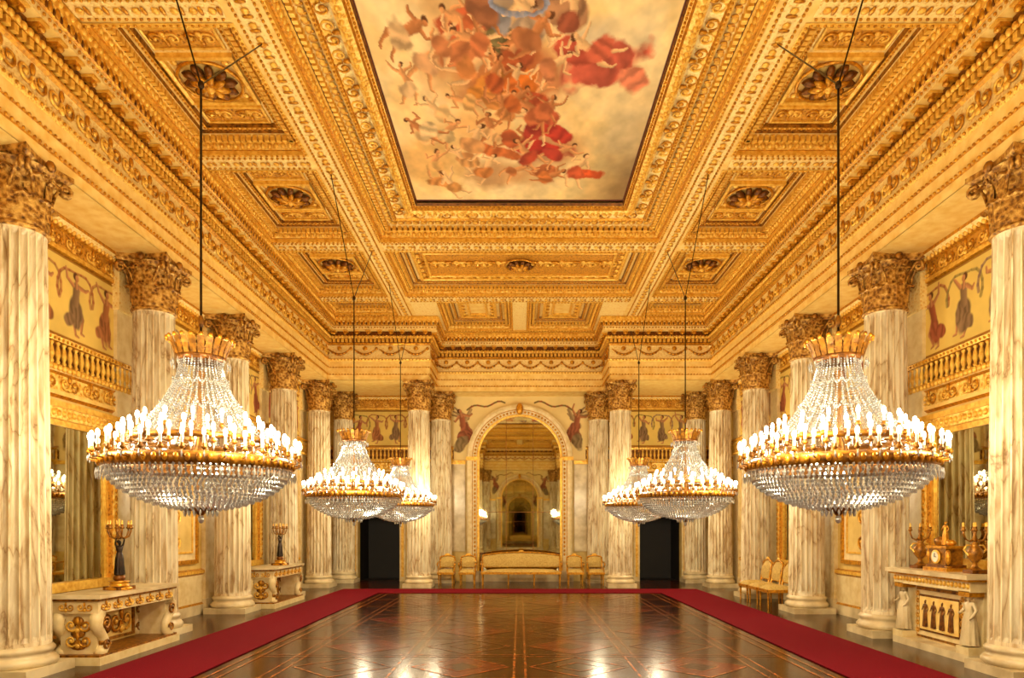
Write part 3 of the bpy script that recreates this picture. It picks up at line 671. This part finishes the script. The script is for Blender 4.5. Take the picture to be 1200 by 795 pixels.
def cstat():
    p=MB(); p.lathe([(.0001,0),(.17,0),(.17,.03),(.13,.05),(.11,.10),(.14,.12),(.0001,.12)],20,'gold'); p.box(-.14,.14,-.14,.14,0,.05,'golddk')
    p.ell((0,0,.16),(.08,.08,.06),10,6,'golddk')
    p.addp(ST_up,T((0,0,.19),0,.52)); cand(p,.70,.15,6,'goldold',h=.18); return p.build('candelabrum_statue',True)
CS=cstat()
for y in(9.55,15.95): obj('candelabrum_statue',CS,(-5.60,y,.902),pi/2-.3)
obj('candelabrum_statue',CS,(-5.60,3.55,.902),pi/2)
# ------------------------------------------------------------------ console table (local: x length, -y front)
def table():
    p=MB(); L=1.02; D=.35
    p.box(-L,L,-D,D,.85,.9,'marblew'); p.box(-L+.03,L-.03,-D+.03,D-.03,.82,.85,'goldold'); p.box(-L+.06,L-.06,-D+.06,D-.06,.66,.82,'ivory')
    for k in range(7): p.addp(scroll,T((-.8+.266*k,-D+.05,.74),0,.45))
    for s_ in(-1,1):
        for k in range(2): p.addp(scroll,T((s_*(L-.05),-.12+.24*k,.74),pi/2,.42))
    p.box(-L,L,-D,D,0,.1,'ivory'); p.box(-L+.03,L-.03,-D+.03,D-.03,.1,.13,'goldold')
    for s_ in(-1,1):
        for y in(-D+.1,D-.1):
            xs=[(L-.16,.66,.10),(L-.10,.60,.11),(L-.09,.5,.1),(L-.16,.4,.085),(L-.24,.3,.08),(L-.25,.22,.09),(L-.18,.15,.1),(L-.12,.12,.08)]
            P=[(s_*a,y,b_) for a,b_,c_ in xs]; p.tube(P,[c_*.8 for *_,c_ in xs],8,'ivory')
            p.tube([(s_*(L-.12+.0),y-.03,.56)]+[(s_*(L-.18)+s_*.09*(1-.7*t)*cos(b_),y-.07,.52+.09*(1-.7*t)*sin(b_)) for t,b_ in [(k/13,2.8*pi*k/13) for k in range(14)]],.018,5,'goldold')
            p.tube([(s_*(L-.2)+s_*.07*(1-.7*t)*cos(b_),y-.07,.24+.07*(1-.7*t)*sin(b_)) for t,b_ in [(k/13,pi-2.8*pi*k/13) for k in range(14)]],.016,5,'goldold')
            for k in range(4): p.ell((s_*(L-.1-.03*k),y,.6-.11*k),(.035,.05,.045),6,5,'goldold')
        p.box(*sorted((s_*(L-.2),s_*(L-.12))),-D+.12,D-.12,.13,.66,'ivory')
        for k in range(3): p.ell((s_*(L-.11),0,.25+.15*k),(.02,.12-.02*k,.07),8,5,'goldold')
        for k in range(2): p.addp(scroll,T((s_*(L-.10),0,.3+.2*k),pi/2,.7))
    p.box(-L+.28,L-.28,D-.16,D-.1,.13,.66,'wallc')
    for a,b_,c_,d_ in((-.68,.68,.16,.2),(-.68,.68,.6,.64),(-.68,-.64,.2,.6),(.64,.68,.2,.6)): p.box(a,b_,D-.19,D-.16,c_,d_,'goldold')
    for s_ in(-1,1): p.addp(scroll,T((s_*.35,D-.18,.4),0,(s_*1.1,1,1.3)))
    p.ell((0,D-.18,.4),(.1,.04,.14),10,6,'goldold')
    return p.build('console_table',True)
TB=table()
for y in(9.72,15.95,3.55): obj('console_table',TB,(-5.70,y,0),pi/2)
# ------------------------------------------------------------------ fireplace (local front -y, back y=0)
def fireplace():
    p=MB(); L=.90; D=.68
    p.box(-L,L,-D,0,0,.1,'marblew')
    p.box(-L+.04,L-.04,-D+.22,0,.1,.92,'ivory')
    p.box(-L,L,-D+.02,0,.92,1.06,'ivory'); p.box(-L-.05,L+.05,-D-.04,0,1.06,1.09,'gold'); p.box(-L-.08,L+.08,-D-.08,0,1.09,1.15,'marblew')
    rows(p,[(L,-D+.02),(-L,-D+.02)],0,1.0,.08,egg,False,0,.8)
    for s_ in(-1,1):
        p.box(*sorted((s_*(L-.26),s_*L)),-D,-D+.24,.1,.2,'ivory'); p.addp(ST_dn,T((s_*(L-.13),-D+.1,.2),0,(.85,.8,.72)))
        p.box(*sorted((s_*(L-.24),s_*(L-.02))),-D+.02,-D+.22,.86,.93,'gold')
        for k in range(3): p.ell((s_*(L-.03),-D+.45,.28+.2*k),(.03,.1,.07),8,5,'goldold')
    y0=-D+.2
    for i,(m,a,z0,z1,y) in enumerate((('goldold',.60,.13,.88,y0),('ivory',.55,.17,.84,y0-.02),('golddk',.48,.24,.78,y0-.035),('cream',.45,.27,.75,y0-.045))): p.box(-a,a,y,-.3,z0,z1,m)
    for k in range(4): p.addp(ST_small,T((-.3+.2*k,y0-.05,.3),0,(.45,.2,.42)))
    for s_ in(-1,1):
        for k in range(6): p.addp(rossm,T((s_*.515,y0-.04,.24+.11*k),0,.3,pi/2))
    return p.build('marble_fireplace',True)
FP=fireplace(); obj('marble_fireplace',FP,(6.5,9.75,0),-pi/2); obj('marble_fireplace',FP,(6.5,3.55,0),-pi/2)
def clock():
    p=MB(); p.box(-.28,.28,-.16,.16,0,.05,'gold'); p.box(-.25,.25,-.14,.14,.05,.09,'golddk'); p.box(-.2,.2,-.12,.12,.09,.32,'goldold'); p.box(-.24,.24,-.14,.14,.32,.36,'gold')
    p.lathe([(.0001,0),(.085,0),(.1,.01),(.1,.03),(.08,.03),(.0001,.02)],20,'goldlt',mat=T((0,-.12,.2),0,1,pi/2)); p.lathe([(.0001,.035),(.075,.034)],20,'wax',mat=T((0,-.12,.2),0,1,pi/2))
    p.box(-.004,.004,-.165,-.158,.2,.255,'bronze'); p.box(0,.045,-.165,-.158,.197,.204,'bronze')
    for s_ in(-1,1): p.ell((s_*.22,-.1,.2),(.04,.04,.11),8,6,'gold'); p.lathe([(.03,0),(.05,.02),(.0001,.03)],8,'gold',mat=T((s_*.22,-.1,.05)))
    p.addp(ST_gold,T((0,0,.36),.3,.36)); p.ell((-.12,0,.42),(.12,.07,.07),10,6,'goldold'); p.ell((.13,0,.4),(.09,.06,.05),8,6,'gold')
    return p.build('mantel_clock',True)
obj('mantel_clock',clock(),(6.1,9.78,1.15),-pi/2)
def mcand():
    p=MB(); p.box(-.1,.1,-.1,.1,0,.05,'golddk'); p.lathe([(.09,.05),(.04,.09),(.03,.14),(.09,.22),(.1,.3),(.06,.36),(.04,.4),(.06,.42),(.0001,.42)],14,'goldold')
    for s_ in(-1,1): p.tube([(s_*.08,0,.24),(s_*.15,0,.32),(s_*.11,0,.38),(s_*.05,0,.38)],.012,5,'goldlt')
    cand(p,.42,.15,6,'goldold',h=.14); return p.build('mantel_candelabrum',True)
MC=mcand()
for y in(9.15,10.4): obj('mantel_candelabrum',MC,(6.1,y,1.15),0)
# ------------------------------------------------------------------ seating (front -y)
def seat(W,arms=True,H=1.0,name='gilt_armchair',curve=.08):
    p=MB(); w=W/2; D=.29
    nl=2 if W<1 else 4
    for k in range(nl):
        x=-w+.05+(W-.1)*k/(nl-1)
        for y in(-D+.04,D-.04): p.lathe([(.015,0),(.02,.03),(.014,.06),(.026,.3),(.034,.36),(.03,.38)],8,'gold',mat=T((x,y,0)))
    p.box(-w,w,-D,D,.34,.41,'gold')
    n=10; V=[];F=[]
    for i in range(n+1):
        for j in range(n+1):
            u=i/n*2-1;v=j/n*2-1; V.append((u*(w-.02),v*(D-.02),.41+.09*(1-u**6)*(1-v**6)))
    p.add(V,[(i*(n+1)+j,i*(n+1)+j+1,(i+1)*(n+1)+j+1,(i+1)*(n+1)+j) for i in range(n) for j in range(n)],'fabric',True)
    zt=lambda u:H-.05+curve*(1-u*u)
    for s_ in(-1,1): p.tube([(s_*(w-.03),D-.04,.38),(s_*(w-.03),D,.7),(s_*(w-.03),D+.05,zt(1))],.024,6,'gold')
    p.tube([(u*(w-.03),D+.05,zt(u)) for u in np.linspace(-1,1,13)],.028,6,'gold'); p.tube([(-w+.03,D-.01,.54),(w-.03,D-.01,.54)],.02,6,'gold')
    V=[]; 
    for i in range(13):
        u=i/12*2-1
        for (yy,zf) in((D-.03,0),(D-.05,.3),(D-.03,.7),(D+.03,1)): V.append((u*(w-.05),yy+.02*abs(u)**6,.55+(zt(u)-.58)*zf))
    p.add(V,[(i*4+j,i*4+j+1,(i+1)*4+j+1,(i+1)*4+j) for i in range(12) for j in range(3)],'fabric',True)
    p.box(-w+.05,w-.05,D+.03,D+.045,.55,H-.08,'fabric')
    p.ell((0,D+.05,zt(0)+.03),(.09,.03,.04),8,5,'goldlt')
    if arms:
        for s_ in(-1,1):
            p.tube([(s_*(w-.02),D,.72),(s_*(w-.0),.1,.7),(s_*(w+.01),-.14,.67),(s_*w,-.2,.62)],.024,6,'gold'); p.tube([(s_*w,-.18,.66),(s_*(w-.02),-.12,.52),(s_*(w-.02),-.2,.4)],.02,6,'gold')
            p.ell((s_*w,0,.72),(.03,.14,.02),6,5,'fabric')
    return p.build(name,True)
AC=seat(.52,True,.9,'gilt_armchair',.06); SE=seat(2.5,True,.96,'gilt_settee',.1); CH=seat(.6,False,.98,'gilt_chair')
obj('gilt_settee',SE,(.05,21.35,0))
for x in(-2.28,-1.62,1.72,2.36): obj('gilt_armchair',AC,(x,21.25,0))
for y in(15.27,15.96,16.65): obj('gilt_chair',CH,(5.72,y,0),-pi/2)
# ------------------------------------------------------------------ chandelier
m,nt,b=newmat('shell'); b.inputs['Base Color'].default_value=(.5,.5,.47,1); b.inputs['Roughness'].default_value=.15; b.inputs['Alpha'].default_value=.22; b.inputs['Metallic'].default_value=.5
v=nt.nodes.new('ShaderNodeTexVoronoi'); v.inputs['Scale'].default_value=40; nt.links.new(coords(nt),v.inputs['Vector']); bump(nt,b,v.outputs['Distance'],.8); reg('shell',m)
def chandelier():
    p=MB()
    p.lathe([(.20,3.60),(.25,3.62),(.26,3.66),(.24,3.69),(.28,3.72)],28,'golddk')
    for i in range(22):
        a=2*pi*i/22; M=T((0,0,0),a)
        V=[(.26,-.03,3.66),(.26,.03,3.66),(.29,.034,3.76),(.29,-.034,3.76),(.35,.0,3.86),(.32,.035,3.83),(.32,-.035,3.83)]
        p.add(V,[(0,1,2,3),(3,2,5,6),(6,5,4)],'goldold',False,M); p.ell((.345,0,3.85),(.02,.025,.025),5,4,'gold',mat=M)
        p.octa((.30*cos(a),.30*sin(a),3.57),.014,.05)
    p.lathe([(.02,3.9),(.06,3.84),(.02,3.78),(.10,3.72),(.2,3.64)],12,'golddk')
    def rt(t): return .22+.50*t**1.7+.02*t
    ns=40;nb=34
    p.lathe([(rt(k/12)-.03,3.6-.92*k/12) for k in range(13)],32,'shell')
    for i in range(ns):
        a=2*pi*i/ns
        for k in range(nb):
            t=k/(nb-1); r=rt(t); p.octa((r*cos(a),r*sin(a),3.6-.92*t),.010+.010*t,.0135)
    for i in range(20):
        a=2*pi*i/20
        for k in range(7):
            b_=a+2*pi/20*k/7; z=3.4-.07*sin(pi*k/7); r=rt(.22)+.02; p.octa((r*cos(b_),r*sin(b_),z),.013,.02)
            z=3.12-.09*sin(pi*k/7); r=rt(.52)+.02; p.octa((r*cos(b_),r*sin(b_),z),.015,.022)
    p.lathe([(.68,2.66),(.74,2.66),(.76,2.70),(.72,2.73),(.68,2.70),(.68,2.66)],48,'goldold')
    p.lathe([(.86,2.40),(.95,2.37),(.97,2.41),(.985,2.46),(.95,2.5),(.88,2.5),(.86,2.40)],60,'goldold')
    for i in range(60):
        a=2*pi*i/60; M=T((0,0,0),a); p.ell((.985,0,2.44),(.02,.03,.04),6,4,'gold',mat=M)
    for (n,r,z,ph,ri,zi) in((34,1.05,2.52,0,.93,2.44),(28,.90,2.60,.5,.8,2.5),(22,.76,2.70,.3,.66,2.62),(14,.62,2.80,.2,.45,2.7)):
        for i in range(n):
            a=2*pi*(i+ph)/n; M=T((0,0,0),a)
            p.tube([(ri,0,zi),(r+.01,0,z-.07),(r,0,z)],.009,4,'goldold',mat=M)
            p.lathe([(.008,z-.02),(.034,z+.0),(.02,z+.02),(.016,z+.04)],6,'goldold',mat=M@T((r,0,0)))
            p.lathe([(.014,z+.03),(.014,z+.12)],6,'wax',mat=M@T((r,0,0)))
            p.ell((r,0,z+.155),(.022,.022,.045),6,5,'flame',mat=M)
            p.octa(((r+.02)*cos(a),(r+.02)*sin(a),z-.06),.012,.035)
    p.lathe([(.05,3.5),(.03,3.2),(.05,3.0),(.03,2.8),(.08,2.6),(.03,2.4)],10,'goldold')
    prof=[(.95,2.38),(.90,2.28),(.80,2.19),(.66,2.11),(.5,2.05),(.34,2.01),(.2,1.99)]
    p.lathe([(r-.03,z+.02) for r,z in prof],48,'shell')
    nr=14
    for k in range(nr):
        t=k/(nr-1)*(len(prof)-1); i0=min(int(t),len(prof)-2); f=t-i0; r=prof[i0][0]*(1-f)+prof[i0+1][0]*f; z=prof[i0][1]*(1-f)+prof[i0+1][1]*f
        n=int(2*pi*r/.055)
        for i in range(n):
            a=2*pi*(i+.5*(k%2))/n; p.octa((r*cos(a),r*sin(a),z),.020,.032)
    for i in range(72):
        a=2*pi*i/72; p.octa((1.0*cos(a),1.0*sin(a),2.32),.014,.055)
    for i in range(16):
        a=2*pi*i/16; p.octa((.17*cos(a),.17*sin(a),1.95),.016,.05)
    p.lathe([(.2,2.0),(.17,1.97),(.05,1.96),(.04,1.93),(.0001,1.9)],14,'goldold'); p.ell((0,0,1.88),(.035,.035,.045),8,6,'crystal')
    V=p.verts(); V[:,0]*=.93; V[:,1]*=.93; hi=V[:,2]>2.6; V[hi,2]=2.6+(V[hi,2]-2.6)*.9; V[:,2]-=.03
    # suspension
    p.tube([(0,0,3.55),(0,0,6.35)],.012,6,'wire'); p.ell((0,0,6.35),(.035,.035,.045),8,5,'wire'); p.ell((0,0,3.9),(.03,.03,.07),8,5,'goldold')
    for s_ in(-1,1): p.tube([(0,0,6.35),(0,s_*1.7,7.985)],.009,5,'wire'); p.ell((0,s_*1.7,7.97),(.05,.05,.03),8,4,'gold')
    return p.build('crystal_chandelier',True)
CHD=chandelier()
lt=bpy.data.lights.new('candle_light','POINT'); lt.energy=118; lt.color=(1,.84,.55); lt.shadow_soft_size=.16
for sx in(-1,1):
    for y,nl in((7.07,4),(13.6,3),(18.9,3),(1.0,3),(-3.0,1)):
        o=obj('crystal_chandelier',CHD,(sx*3.3,y,0))
        for k in range(nl):
            a=pi/4+2*pi/nl*k; l=bpy.data.objects.new('candle_glow',lt); sc.collection.objects.link(l); l.parent=o; l.location=(1.12*cos(a),1.12*sin(a),2.80)
# ------------------------------------------------------------------ world, camera
w=bpy.data.worlds.new('World'); sc.world=w; w.use_nodes=True; w.node_tree.nodes['Background'].inputs[0].default_value=(.02,.015,.01,1)
cd=bpy.data.cameras.new('Camera'); cam=bpy.data.objects.new('Camera',cd); sc.collection.objects.link(cam)
cam.location=(0,0,1.75); cam.rotation_euler=(pi/2,0,0); cd.lens=24; cd.sensor_width=36; cd.shift_x=-.0075; cd.shift_y=.1855; cd.clip_end=200
sc.camera=cam
sc.view_settings.view_transform='Standard'
